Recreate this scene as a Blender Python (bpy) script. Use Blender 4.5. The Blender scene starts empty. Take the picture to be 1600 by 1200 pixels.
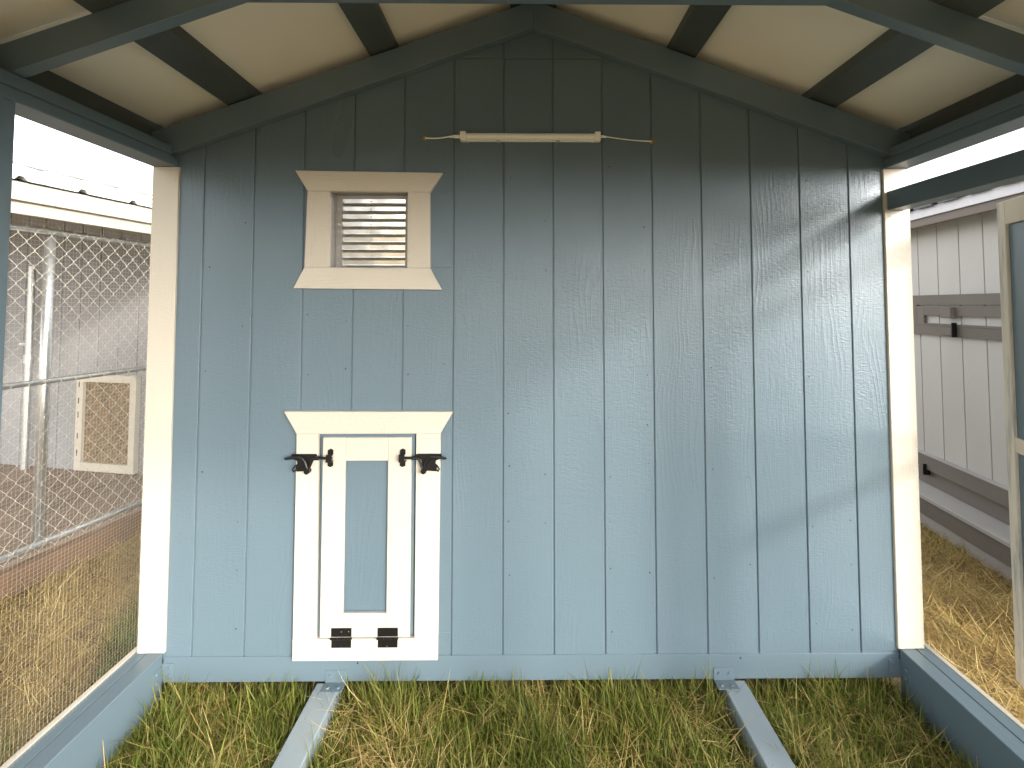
import bpy, bmesh, math, random
import numpy as np
from mathutils import Vector, Matrix

random.seed(7)
rng = np.random.default_rng(11)
R = math.radians
scene = bpy.context.scene
COL = scene.collection

# ------------------------------------------------------------------ camera
cam_d = bpy.data.cameras.new('camera')
cam = bpy.data.objects.new('camera', cam_d)
COL.objects.link(cam)
cam_d.sensor_width = 36.0
cam_d.lens = 758.0 / 1600.0 * 36.0
cam_d.shift_x = -22.6 / 1600.0
cam_d.shift_y = -155.0 / 1600.0
cam_d.clip_start = 0.02
cam_d.clip_end = 500.0
cam.location = (-0.045, -1.97, 1.58)
cam.rotation_euler = (R(90) + math.atan(0.0422), 0.0, R(-0.5))
scene.camera = cam

# ------------------------------------------------------------------ sky and sun
TO_SUN = Vector((0.62, -0.70, 0.36)).normalized()
world = bpy.data.worlds.new('World')
scene.world = world
world.use_nodes = True
wn = world.node_tree
for n in list(wn.nodes):
    wn.nodes.remove(n)
sky = wn.nodes.new('ShaderNodeTexSky')
sky.sky_type = 'NISHITA'
sky.sun_disc = False
sky.sun_elevation = math.asin(TO_SUN.z)
sky.sun_rotation = math.atan2(TO_SUN.x, TO_SUN.y)
sky.air_density = 1.0
sky.dust_density = 2.0
sky.ozone_density = 1.0
hs = wn.nodes.new('ShaderNodeHueSaturation')      # thin bright overcast: grey-white sky
hs.inputs['Saturation'].default_value = 0.15
hs.inputs['Value'].default_value = 1.0
bg = wn.nodes.new('ShaderNodeBackground')
bg.inputs['Strength'].default_value = 0.15
wo = wn.nodes.new('ShaderNodeOutputWorld')
wn.links.new(sky.outputs[0], hs.inputs['Color'])
wn.links.new(hs.outputs[0], bg.inputs[0])
wn.links.new(bg.outputs[0], wo.inputs[0])

sun_d = bpy.data.lights.new('sun', 'SUN')
sun_d.energy = 0.55
sun_d.angle = R(5)
sun_d.color = (1.0, 0.95, 0.86)
sun = bpy.data.objects.new('sun', sun_d)
COL.objects.link(sun)
sun.rotation_euler = TO_SUN.to_track_quat('Z', 'Y').to_euler()

vs = scene.view_settings
vs.view_transform = 'Standard'
vs.look = 'None'
vs.gamma = 1.0
vs.use_curve_mapping = False
vs.exposure = 2.3
scene.cycles.max_bounces = 10
scene.cycles.diffuse_bounces = 6

# ------------------------------------------------------------------ materials
MATS = {}


def nodes_of(name):
    m = bpy.data.materials.new(name)
    m.use_nodes = True
    nt = m.node_tree
    p = nt.nodes['Principled BSDF']
    return m, nt, p


def nd(nt, kind, **kw):
    n = nt.nodes.new(kind)
    for k, v in kw.items():
        setattr(n, k, v)
    return n


def coords(nt, rand=True):
    tc = nd(nt, 'ShaderNodeTexCoord')
    if not rand:
        return tc.outputs['Object']
    oi = nd(nt, 'ShaderNodeObjectInfo')
    mul = nd(nt, 'ShaderNodeVectorMath', operation='SCALE')
    mul.inputs[0].default_value = (13.7, 7.3, 19.1)
    nt.links.new(oi.outputs['Random'], mul.inputs['Scale'])
    add = nd(nt, 'ShaderNodeVectorMath', operation='ADD')
    nt.links.new(tc.outputs['Object'], add.inputs[0])
    nt.links.new(mul.outputs[0], add.inputs[1])
    return add.outputs[0]


def mapped(nt, src, scale):
    mp = nd(nt, 'ShaderNodeMapping')
    mp.inputs['Scale'].default_value = scale
    nt.links.new(src, mp.inputs['Vector'])
    return mp.outputs[0]


def noise(nt, src, scale=1.0, detail=3.0, rough=0.55, dist=0.0):
    n = nd(nt, 'ShaderNodeTexNoise')
    n.inputs['Scale'].default_value = scale
    n.inputs['Detail'].default_value = detail
    n.inputs['Roughness'].default_value = rough
    n.inputs['Distortion'].default_value = dist
    nt.links.new(src, n.inputs['Vector'])
    return n.outputs['Fac']


def math_(nt, op, a, b=None, c=None):
    n = nd(nt, 'ShaderNodeMath', operation=op)
    for i, v in enumerate((a, b, c)):
        if v is None:
            continue
        if isinstance(v, (int, float)):
            n.inputs[i].default_value = v
        else:
            nt.links.new(v, n.inputs[i])
    return n.outputs[0]


def ramp(nt, fac, stops):
    r = nd(nt, 'ShaderNodeValToRGB')
    e = r.color_ramp.elements
    while len(e) < len(stops):
        e.new(0.5)
    for i, (p, c) in enumerate(stops):
        e[i].position = p
        e[i].color = (*c, 1) if len(c) == 3 else c
    nt.links.new(fac, r.inputs[0])
    return r.outputs[0]


def ax3(axis, along, across):
    return {'X': (along, across, across), 'Y': (across, along, across), 'Z': (across, across, along)}[axis]


def wood_paint(name, col, axis='Z', rough=0.45, emboss=1.0, rings=True, var=0.025, worn=None, wearamt=0.0, spec=0.5, peel=1.0):
    """Painted, wood-grain-embossed board. Grain runs along `axis`."""
    m, nt, p = nodes_of(name)
    co = coords(nt)
    # cathedral rings, only in patches
    warp = noise(nt, mapped(nt, co, ax3(axis, 1.1, 4.0)), 1.0, 2.0, 0.45)
    dt = nd(nt, 'ShaderNodeVectorMath', operation='DOT_PRODUCT')
    nt.links.new(co, dt.inputs[0])
    dt.inputs[1].default_value = ax3(axis, 0.0, 38.0)
    fine = noise(nt, mapped(nt, co, ax3(axis, 14.0, 40.0)), 1.0, 2.0, 0.5)
    big = math_(nt, 'MULTIPLY_ADD', warp, 15.0, math_(nt, 'MULTIPLY_ADD', fine, 0.5, dt.outputs['Value']))
    sn = math_(nt, 'SINE', math_(nt, 'MULTIPLY', big, 6.283))
    ring = math_(nt, 'POWER', math_(nt, 'MULTIPLY_ADD', sn, 0.5, 0.5), 3.0)
    mask = noise(nt, mapped(nt, co, ax3(axis, 1.1, 3.2)), 1.7, 1.0, 0.5)
    mk = nd(nt, 'ShaderNodeMapRange')
    mk.inputs[1].default_value = 0.52
    mk.inputs[2].default_value = 0.70
    nt.links.new(mask, mk.inputs[0])
    ringm = math_(nt, 'MULTIPLY', ring, mk.outputs[0])
    fibre = noise(nt, mapped(nt, co, ax3(axis, 9.0, 190.0)), 1.0, 2.0, 0.6)
    peelx = noise(nt, mapped(nt, co, ax3(axis, 150.0, 60.0)), 1.0, 2.0, 0.55)
    pm = noise(nt, mapped(nt, co, ax3(axis, 4.0, 6.0)), 1.0, 1.0)
    h = math_(nt, 'MULTIPLY', ringm, 0.34 if rings else 0.0)
    h = math_(nt, 'MULTIPLY_ADD', fibre, 0.55, h)
    h = math_(nt, 'MULTIPLY_ADD', math_(nt, 'MULTIPLY', peelx, pm), 1.5 * peel, h)
    b = nd(nt, 'ShaderNodeBump')
    b.inputs['Strength'].default_value = 0.75
    b.inputs['Distance'].default_value = 0.0016 * emboss
    nt.links.new(h, b.inputs['Height'])
    nt.links.new(b.outputs[0], p.inputs['Normal'])
    v = noise(nt, mapped(nt, co, ax3(axis, 1.2, 3.0)), 1.0, 1.0, 0.4)
    lo = tuple(c * (1 - var) for c in col)
    hi = tuple(min(1, c * (1 + var)) for c in col)
    c = ramp(nt, v, [(0.3, lo), (0.7, hi)])
    if worn:
        w = noise(nt, mapped(nt, co, ax3(axis, 3.0, 30.0)), 1.0, 5.0, 0.65)
        wr = nd(nt, 'ShaderNodeMapRange')
        wr.inputs[1].default_value = 0.62 - wearamt * 0.25
        wr.inputs[2].default_value = 0.70 - wearamt * 0.1
        nt.links.new(w, wr.inputs[0])
        mx = nd(nt, 'ShaderNodeMix', data_type='RGBA')
        nt.links.new(wr.outputs[0], mx.inputs['Factor'])
        nt.links.new(c, mx.inputs[6])
        mx.inputs[7].default_value = (*worn, 1)
        c = mx.outputs[2]
    nt.links.new(c, p.inputs['Base Color'])
    rr = nd(nt, 'ShaderNodeMapRange')
    rr.inputs[3].default_value = rough - 0.06
    rr.inputs[4].default_value = rough + 0.08
    nt.links.new(v, rr.inputs[0])
    nt.links.new(rr.outputs[0], p.inputs['Roughness'])
    p.inputs['Specular IOR Level'].default_value = spec
    return m


BLUE = (0.110, 0.153, 0.178)
CREAM = (0.51, 0.46, 0.375)
M = MATS
M['siding'] = wood_paint('blue_siding_paint', BLUE, 'Z', 0.30, 1.25, spec=0.42)
for a in 'XYZ':
    M['blue' + a] = wood_paint('blue_frame_paint_' + a.lower(), BLUE, a, 0.36, 0.5, True, 0.04, peel=0.3)
    M['cream' + a] = wood_paint('cream_trim_paint_' + a.lower(), CREAM, a, 0.42, 1.2, True, 0.02)
    M['grey' + a] = wood_paint('weathered_grey_trim_' + a.lower(), (0.16, 0.134, 0.112), a, 0.6, 1.3, True, 0.12, spec=0.3)
M['joist'] = wood_paint('skylit_grey_joist_paint', (0.25, 0.295, 0.32), 'Y', 0.34, 0.35, True, 0.07, peel=0.3)  # lighter grey than the frame; skylight on the joists is put into the colour
M['purlin'] = wood_paint('dark_stained_purlin', (0.072, 0.088, 0.086), 'Y', 0.45, 1.2, True, 0.25, spec=0.4)
M['ceiling'] = wood_paint('cream_roof_panel', (0.88, 0.83, 0.70), 'Y', 0.6, 0.12, False, 0.03)
M['shedwhite'] = wood_paint('pale_shed_siding', (0.47, 0.44, 0.405), 'Z', 0.5, 0.9, True, 0.04)
M['shedgrey'] = wood_paint('grey_shed_siding', (0.26, 0.255, 0.255), 'Z', 0.5, 0.7, True, 0.05)
M['ledge'] = wood_paint('weathered_pale_ledge', (0.38, 0.355, 0.33), 'Y', 0.6, 1.4, True, 0.1, spec=0.3)
M['rawZ'] = wood_paint('raw_pale_pine_z', (0.62, 0.56, 0.46), 'Z', 0.65, 0.3, True, 0.1, worn=(0.36, 0.36, 0.33), wearamt=0.5, spec=0.3)
M['rawX'] = wood_paint('raw_pale_pine_x', (0.60, 0.53, 0.42), 'Y', 0.65, 0.3, True, 0.1, spec=0.3)
M['deck'] = wood_paint('worn_deck_timber', (0.27, 0.20, 0.145), 'Y', 0.7, 1.2, True, 0.16, spec=0.25)
M['beam'] = wood_paint('brown_deck_beam', (0.17, 0.105, 0.065), 'Y', 0.7, 1.2, True, 0.16, spec=0.25)
M['skid'] = wood_paint('dusty_skid_timber', (0.33, 0.30, 0.27), 'Y', 0.75, 0.8, True, 0.1, spec=0.2)


def simple(name, col, rough=0.5, metal=0.0, nscale=0.0, namt=0.0, spec=0.5, bump=0.0):
    m, nt, p = nodes_of(name)
    p.inputs['Roughness'].default_value = rough
    p.inputs['Metallic'].default_value = metal
    p.inputs['Specular IOR Level'].default_value = spec
    co = coords(nt)
    v = noise(nt, co, nscale or 20.0, 4.0, 0.6)
    a = namt or 0.05
    c = ramp(nt, v, [(0.3, tuple(x * (1 - a) for x in col)), (0.7, tuple(min(1, x * (1 + a)) for x in col))])
    nt.links.new(c, p.inputs['Base Color'])
    if bump:
        b = nd(nt, 'ShaderNodeBump')
        b.inputs['Distance'].default_value = bump
        nt.links.new(v, b.inputs['Height'])
        nt.links.new(b.outputs[0], p.inputs['Normal'])
    return m


M['galv'] = simple('galvanised_steel', (0.62, 0.62, 0.60), 0.38, 0.85, 40, 0.1)
M['wire'] = simple('galvanised_wire', (0.50, 0.475, 0.40), 0.5, 0.2, 40, 0.1)
M['black'] = simple('black_powder_coat', (0.008, 0.007, 0.0065), 0.36, 0.0, 300, 0.2, spec=0.3, bump=0.0002)
M['blackhole'] = simple('dark_dent', (0.01, 0.01, 0.01), 0.9)
M['zinc'] = simple('bare_screw_metal', (0.7, 0.66, 0.58), 0.3, 0.9)
M['alu'] = simple('bright_mill_aluminium', (0.86, 0.85, 0.84), 0.17, 1.0, 9, 0.05)
M['sleeve'] = simple('dull_galvanised_sleeve', (0.30, 0.285, 0.26), 0.5, 0.4, 9, 0.15)
M['plastic'] = simple('white_plastic', (0.84, 0.83, 0.79), 0.35)
M['brass'] = simple('yellow_foam_sealant', (0.34, 0.20, 0.04), 0.6, 0.0, 220, 0.5, bump=0.002)
M['whitemetal'] = simple('white_roof_steel', (0.80, 0.80, 0.79), 0.35, 0.0, 6, 0.03)
M['purplegrey'] = simple('pale_drip_edge', (0.56, 0.54, 0.57), 0.45, 0.0, 8, 0.05)
M['darkroof'] = simple('charcoal_roof_steel', (0.03, 0.03, 0.035), 0.45)
M['darkint'] = simple('dark_interior_board', (0.10, 0.085, 0.07), 0.8, 0.0, 12, 0.2)
M['strawbed'] = simple('brown_bedding', (0.20, 0.14, 0.08), 0.9, 0.0, 40, 0.5, bump=0.01)
M['cable'] = simple('grey_cable_sheath', (0.25, 0.25, 0.30), 0.6)


def tube_mat():
    m, nt, p = nodes_of('ribbed_clear_tube_cover')
    p.inputs['Base Color'].default_value = (0.72, 0.70, 0.60, 1)
    p.inputs['Roughness'].default_value = 0.3
    p.inputs['Coat Weight'].default_value = 0.5
    co = coords(nt, False)
    w = nd(nt, 'ShaderNodeTexWave')
    w.bands_direction = 'X'
    w.inputs['Scale'].default_value = 45
    nt.links.new(co, w.inputs[0])
    c = ramp(nt, w.outputs['Fac'], [(0.2, (0.70, 0.69, 0.62)), (0.8, (0.86, 0.85, 0.79))])
    nt.links.new(c, p.inputs['Base Color'])
    return m


M['tube'] = tube_mat()


def ground_mat():
    m, nt, p = nodes_of('soil_and_thatch')
    co = coords(nt, False)
    a = noise(nt, co, 3.0, 6.0, 0.65)
    f = noise(nt, mapped(nt, co, (60, 140, 60)), 1.0, 4.0, 0.7, 1.5)
    mixf = math_(nt, 'MULTIPLY_ADD', a, 0.6, math_(nt, 'MULTIPLY', f, 0.5))
    c = ramp(nt, mixf, [(0.36, (0.08, 0.055, 0.028)), (0.50, (0.27, 0.195, 0.095)), (0.66, (0.44, 0.33, 0.165))])
    nt.links.new(c, p.inputs['Base Color'])
    p.inputs['Roughness'].default_value = 0.95
    b = nd(nt, 'ShaderNodeBump')
    b.inputs['Distance'].default_value = 0.02
    nt.links.new(f, b.inputs['Height'])
    nt.links.new(b.outputs[0], p.inputs['Normal'])
    return m


M['ground'] = ground_mat()


def blade_mat(name, stops, trans=0.35, rough=0.5):
    m, nt, p = nodes_of(name)
    at = nd(nt, 'ShaderNodeAttribute', attribute_name='tint')
    c = ramp(nt, at.outputs['Fac'], stops)
    nt.links.new(c, p.inputs['Base Color'])
    p.inputs['Roughness'].default_value = rough
    p.inputs['Specular IOR Level'].default_value = 0.3
    tr = nd(nt, 'ShaderNodeBsdfTranslucent')
    nt.links.new(c, tr.inputs['Color'])
    mx = nd(nt, 'ShaderNodeMixShader')
    mx.inputs[0].default_value = trans
    nt.links.new(p.outputs[0], mx.inputs[1])
    nt.links.new(tr.outputs[0], mx.inputs[2])
    nt.links.new(mx.outputs[0], nt.nodes['Material Output'].inputs['Surface'])
    return m


M['green'] = blade_mat('grass_blade', [(0.0, (0.06, 0.09, 0.012)), (0.35, (0.13, 0.165, 0.022)), (0.62, (0.25, 0.255, 0.05)), (0.82, (0.42, 0.34, 0.11)), (1.0, (0.50, 0.39, 0.16))])
M['straw'] = blade_mat('dry_straw', [(0.0, (0.12, 0.07, 0.022)), (0.4, (0.42, 0.285, 0.095)), (0.8, (0.62, 0.45, 0.175)), (1.0, (0.72, 0.58, 0.28))], 0.25)

# ------------------------------------------------------------------ mesh helpers


def link(name, bm, mat, parent=None, smooth=False):
    me = bpy.data.meshes.new(name)
    bmesh.ops.recalc_face_normals(bm, faces=bm.faces)
    bm.to_mesh(me)
    bm.free()
    if smooth:
        for p in me.polygons:
            p.use_smooth = True
    me.materials.append(M[mat] if isinstance(mat, str) else mat)
    o = bpy.data.objects.new(name, me)
    COL.objects.link(o)
    o.parent = parent
    return o


def add_box(bm, x0, x1, y0, y1, z0, z1, bev=0.0015):
    vs_ = [bm.verts.new(c) for c in ((x0, y0, z0), (x1, y0, z0), (x1, y1, z0), (x0, y1, z0), (x0, y0, z1), (x1, y0, z1), (x1, y1, z1), (x0, y1, z1))]
    fs = [bm.faces.new([vs_[i] for i in f]) for f in ((3, 2, 1, 0), (4, 5, 6, 7), (0, 1, 5, 4), (1, 2, 6, 5), (2, 3, 7, 6), (3, 0, 4, 7))]
    if bev:
        es = {e for f in fs for e in f.edges}
        bmesh.ops.bevel(bm, geom=list(es), offset=bev, segments=1, affect='EDGES', clamp_overlap=True)


def box(name, x0, x1, y0, y1, z0, z1, mat, parent=None, bev=0.0015):
    bm = bmesh.new()
    add_box(bm, min(x0, x1), max(x0, x1), min(y0, y1), max(y0, y1), min(z0, z1), max(z0, z1), bev)
    return link(name, bm, mat, parent)


def add_prism(bm, pts, y0, y1, bev=0.0):
    """polygon in XZ extruded from y0 to y1"""
    a = [bm.verts.new((x, y0, z)) for x, z in pts]
    b = [bm.verts.new((x, y1, z)) for x, z in pts]
    n = len(pts)
    fs = [bm.faces.new(a), bm.faces.new(b[::-1])]
    for i in range(n):
        fs.append(bm.faces.new([a[i], b[i], b[(i + 1) % n], a[(i + 1) % n]]))
    if bev:
        bmesh.ops.recalc_face_normals(bm, faces=fs)
        es = {e for f in fs[:1] for e in f.edges}
        bmesh.ops.bevel(bm, geom=list(es), offset=bev, segments=1, affect='EDGES', clamp_overlap=True)


def prism(name, pts, y0, y1, mat, parent=None, bev=0.0015):
    bm = bmesh.new()
    add_prism(bm, pts, y0, y1, bev)
    return link(name, bm, mat, parent)


def add_cyl(bm, a, b, r, seg=10, r2=None, caps=True):
    a = Vector(a)
    b = Vector(b)
    d = (b - a).normalized()
    u = d.orthogonal().normalized()
    v = d.cross(u)
    r2 = r if r2 is None else r2
    ra, rb = [], []
    for i in range(seg):
        t = 2 * math.pi * i / seg
        w = u * math.cos(t) + v * math.sin(t)
        ra.append(bm.verts.new(a + w * r))
        rb.append(bm.verts.new(b + w * r2))
    for i in range(seg):
        j = (i + 1) % seg
        bm.faces.new((ra[i], ra[j], rb[j], rb[i]))
    if caps:
        bm.faces.new(ra[::-1])
        bm.faces.new(rb)


def add_tube(bm, pts, r, seg=8, caps=True):
    pts = [Vector(p) for p in pts]
    rings = []
    up = None
    for i, p in enumerate(pts):
        d = (pts[min(i + 1, len(pts) - 1)] - pts[max(i - 1, 0)]).normalized()
        if up is None:
            up = d.orthogonal().normalized()
        up = (up - d * up.dot(d)).normalized()
        v = d.cross(up)
        rr = r[i] if isinstance(r, (list, tuple)) else r
        rings.append([bm.verts.new(p + (up * math.cos(2 * math.pi * k / seg) + v * math.sin(2 * math.pi * k / seg)) * rr) for k in range(seg)])
    for a, b in zip(rings, rings[1:]):
        for k in range(seg):
            j = (k + 1) % seg
            bm.faces.new((a[k], a[j], b[j], b[k]))
    if caps:
        bm.faces.new(rings[0][::-1])
        bm.faces.new(rings[-1])


def raw_mesh(name, V, F4, mat, parent=None, tint=None, F3=None):
    """numpy quads / tris into one mesh object"""
    me = bpy.data.meshes.new(name)
    F4 = np.zeros((0, 4), int) if F4 is None else np.asarray(F4)
    F3 = np.zeros((0, 3), int) if F3 is None else np.asarray(F3)
    me.vertices.add(len(V))
    me.vertices.foreach_set('co', np.asarray(V, np.float32).ravel())
    loops = np.concatenate([F4.ravel(), F3.ravel()]).astype(np.int32)
    me.loops.add(len(loops))
    me.loops.foreach_set('vertex_index', loops)
    st = np.concatenate([np.arange(len(F4)) * 4, len(F4) * 4 + np.arange(len(F3)) * 3]).astype(np.int32)
    me.polygons.add(len(st))
    me.polygons.foreach_set('loop_start', st)
    if tint is not None:
        at = me.attributes.new('tint', 'FLOAT', 'POINT')
        at.data.foreach_set('value', np.asarray(tint, np.float32))
    me.update(calc_edges=True)
    me.materials.append(M[mat])
    o = bpy.data.objects.new(name, me)
    COL.objects.link(o)
    o.parent = parent
    return o


def empty(name, loc=(0, 0, 0), rz=0.0, parent=None):
    o = bpy.data.objects.new(name, None)
    o.empty_display_size = 0.1
    COL.objects.link(o)
    o.location = loc
    o.rotation_euler = (0, 0, rz)
    o.parent = parent
    return o


def tag(o, label=None, cat=None, group=None, kind=None):
    if label:
        o['label'] = label
    if cat:
        o['category'] = cat
    if group:
        o['group'] = group
    if kind:
        o['kind'] = kind
    return o


def wire_grid(name, origin, u, v, nu, nv, pitch, r, mat, parent, wave=0.0):
    """welded wire cloth: nu wires along v, nv wires along u, four-sided"""
    o = np.array(origin, float)
    u = np.array(u, float)
    v = np.array(v, float)
    n = np.cross(u, v)
    V, F = [], []

    def wire(a, b, w1, w2):
        k = len(V)
        for p in (a, b):
            for s, t in ((1, 0), (0, 1), (-1, 0), (0, -1)):
                V.append(p + w1 * s * r + w2 * t * r)
        for i in range(4):
            j = (i + 1) % 4
            F.append((k + i, k + j, k + 4 + j, k + 4 + i))
    LU, LV = nu * pitch, nv * pitch
    for i in range(nu + 1):
        j1, j2 = rng.normal(0, wave, 2)
        wire(o + u * (i * pitch + j1), o + u * (i * pitch + j2) + v * LV, u, n)
    for i in range(nv + 1):
        j1, j2 = rng.normal(0, wave, 2)
        wire(o + v * (i * pitch + j1) + n * r, o + v * (i * pitch + j2) + u * LU + n * r, v, n)
    ob = raw_mesh(name, V, F, mat, parent)
    ob['kind'] = 'stuff'
    return ob


# ------------------------------------------------------------------ ground
bm = bmesh.new()
N = 60
S = 60.0
gx = np.sign(np.linspace(-1, 1, N)) * np.abs(np.linspace(-1, 1, N)) ** 3 * S
grid = [[bm.verts.new((x, y, random.uniform(-0.012, 0.012) if abs(x) < 6 and abs(y) < 6 else 0)) for x in gx] for y in gx]
for j in range(N - 1):
    for i in range(N - 1):
        bm.faces.new((grid[j][i], grid[j][i + 1], grid[j + 1][i + 1], grid[j + 1][i]))
g = link('ground', bm, 'ground', None, True)
g['kind'] = 'structure'

# ------------------------------------------------------------------ the kennel with its covered run
K = empty('kennel_building')
tag(K, 'blue-grey painted wooden kennel with cream trim and gabled, wire-sided run', 'kennel')
HW = 1.445           # half inner width
SL = 0.36            # roof slope
YF = -2.47           # front of the run, unseen; depth chosen for the light inside
YB = 2.44            # back of the kennel


def roofz(x, peak):
    return peak - SL * abs(x)


# back wall (the front wall of the kennel room), grooved siding strip by strip
PEAKW = 2.83
WIN = (-0.825, -0.508, 1.733, 2.042)
POP = (-0.853, -0.468, 0.292, 1.072)


def cut_rect(r, hole):
    x0, x1, z0, z1 = r
    a0, a1, b0, b1 = hole
    if a1 <= x0 or a0 >= x1 or b1 <= z0 or b0 >= z1:
        return [r]
    out = []
    if b0 > z0:
        out.append((x0, x1, z0, b0))
    if b1 < z1:
        out.append((x0, x1, b1, z1))
    m0, m1 = max(z0, b0), min(z1, b1)
    if a0 > x0 + 0.001:
        out.append((x0, a0, m0, m1))
    if a1 < x1 - 0.001:
        out.append((a1, x1, m0, m1))
    return out


bm = bmesh.new()
for (x0, x1, z0, z1) in ((-1.5, WIN[0], 0.2, 2.28), (WIN[1], 1.5, 0.2, 2.28), (WIN[0], WIN[1], 0.2, WIN[2]), (WIN[0], WIN[1], WIN[3], 2.28)):
    add_box(bm, x0, x1, 0.0042, 0.016, z0, z1, 0)
add_prism(bm, [(-1.5, 2.28), (1.5, 2.28), (1.5, 2.30), (0, PEAKW + 0.01), (-1.5, 2.30)], 0.0042, 0.016)
back = link('back_wall', bm, 'siding', K)
gro = [-1.50] + [-1.339 + 0.2028 * i for i in range(14)] + [1.50]
SEAM = 2.603
for i in range(len(gro) - 1):
    x0, x1 = gro[i] + (0.0026 if i else 0), gro[i + 1] - (0.0026 if i < len(gro) - 2 else 0)
    bm = bmesh.new()
    zt = 2.24
    rects = [(x0, x1, 0.195, zt)]
    for hole in (WIN, POP):
        rects = [q for r in rects for q in cut_rect(r, hole)]
    t0, t1 = roofz(x0, PEAKW), roofz(x1, PEAKW)
    plain = len(rects) == 1
    if plain:
        rects = []
    for r in rects:
        if r[3] >= zt - 1e-6:
            pts = [(r[0], r[2]), (r[1], r[2]), (r[1], t1), (r[0], t0)]
        else:
            pts = [(r[0], r[2]), (r[1], r[2]), (r[1], r[3]), (r[0], r[3])]
        b2 = bmesh.new()
        add_prism(b2, pts, -0.001, 0.0040, 0.0015)
        link('siding_strip', b2, 'siding', back)
    if plain:
        up = min(t0, t1) > SEAM + 0.03 and abs(x0 + x1) < 0.75
        if up:
            b2 = bmesh.new()
            add_prism(b2, [(x0, 0.195), (x1, 0.195), (x1, SEAM - 0.003), (x0, SEAM - 0.003)], -0.001, 0.0040, 0.0022)
            link('siding_strip', b2, 'siding', back)
            pts = [(x0, SEAM + 0.003), (x1, SEAM + 0.003), (x1, t1)] + ([(0, PEAKW)] if x0 < 0 < x1 else []) + [(x0, t0)]
            add_prism(bm, pts, -0.001, 0.0040, 0.0022)
        else:
            pts = [(x0, 0.195), (x1, 0.195), (x1, t1)] + ([(0, PEAKW)] if x0 < 0 < x1 else []) + [(x0, t0)]
            add_prism(bm, pts, -0.001, 0.0040, 0.0022)
    if plain:
        link('siding_strip', bm, 'siding', back)
    else:
        bm.free()
# nail heads pressed into the siding
bm = bmesh.new()
for i in range(1, 15):
    for zz in np.arange(0.32, 2.3, 0.2):
        for dx in (0.026,) if i % 2 else (-0.03,):
            if random.random() < 0.55:
                x = gro[i] + dx + random.uniform(-0.006, 0.006)
                z = zz + random.uniform(-0.03, 0.03)
                if -1.02 < x < -0.31 and (z < 1.2 or 1.6 < z < 2.18):
                    continue
                add_cyl(bm, (x, -0.0018, z), (x, 0.002, z), random.uniform(0.0016, 0.0030), 8)
nl = link('nail_heads', bm, 'blackhole', back)
nl['kind'] = 'stuff'
# bottom board across the foot of the wall
box('bottom_board', -1.445, 1.445, -0.006, 0.035, 0.112, 0.207, 'blueX', K)
bm = bmesh.new()
add_cyl(bm, (-0.688, -0.0065, 0.182), (-0.688, 0, 0.182), 0.0035, 8)
link('knot_hole', bm, 'blackhole', K)
bm = bmesh.new()
add_cyl(bm, (0.815, -0.0065, 0.192), (0.815, 0, 0.192), 0.0035, 8)
link('knot_hole', bm, 'blackhole', K)

# rafters against the wall
WP = 2.712
for s in (-1, 1):
    xe = 1.54
    prism('wall_rafter', [(0.0005 * s, WP), (s * xe, WP - SL * xe), (s * xe, WP - SL * xe + 0.113), (0.0005 * s, WP + 0.113)], -0.040, -0.002, 'blueX', K, 0.002)
# free-standing trusses with a collar tie
TP = 2.745
for k in range(1, 5):
    y1 = -0.61 * k
    y0 = y1 - 0.038
    ra = None
    for s in (-1, 1):
        xe = 1.56
        r_ = prism('truss_rafter', [(0.0005 * s, TP), (s * xe, TP - SL * xe), (s * xe, TP - SL * xe + 0.090), (0.0005 * s, TP + 0.090)], y0, y1, 'blueX', K, 0.002)
        r_.data.name = 'truss_rafter'
    zc = 2.445
    xa = (TP - zc) / SL
    xb = (TP - zc - 0.089) / SL
    prism('collar_tie', [(-xa - 0.001, zc), (xa + 0.001, zc), (xb, zc + 0.089), (-xb, zc + 0.089)], y0 + 0.001, y1 - 0.001, 'blueX', K, 0.0)
# purlins laid flat over the rafters, roof sheets above
PZ = 2.836
for s in (-1, 1):
    for xc, hw in ((0.048, 0.0455), (0.615, 0.051), (1.185, 0.054)):
        for ya, yb, in ((YF - 0.08, YB + 0.1),):
            pts = [(s * (xc - hw), roofz(xc - hw, PZ)), (s * (xc + hw), roofz(xc + hw, PZ)), (s * (xc + hw), roofz(xc + hw, PZ) + 0.036), (s * (xc - hw), roofz(xc - hw, PZ) + 0.036)]
            prism('purlin', pts, ya, yb, 'purlin', K, 0.002)
    for ya, yb in ((YF - 0.1, -0.62), (-0.618, YB + 0.15)):
        xe = 1.60
        prism('roof_panel', [(0.001 * s, PZ + 0.0365), (s * xe, roofz(xe, PZ + 0.0365)), (s * xe, roofz(xe, PZ + 0.05)), (0.001 * s, PZ + 0.05)], ya, yb, 'ceiling', K, 0.0)
    box('eave_board', s * 1.601, s * 1.618, YF - 0.1, YB + 0.15, roofz(1.6, PZ) - 0.035, roofz(1.6, PZ) + 0.052, 'creamY', K)
# top plates, two boards each
for s in (-1, 1):
    box('added_eave_light_block', s * 1.530, s * 1.546, YF, YB, 2.2185, roofz(1.546, PZ + 0.0362), 'purlin', K, 0)  # dark board added to stop light leaking through the gap over the plate
    box('top_plate', s * HW, s * 1.545, YF, -0.003, 2.142, 2.1795, 'blueY', K, 0.0025)
    box('top_plate', s * (HW - 0.001), s * 1.545, YF, -0.042, 2.1810, 2.218, 'blueY', K, 0.0025)
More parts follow.
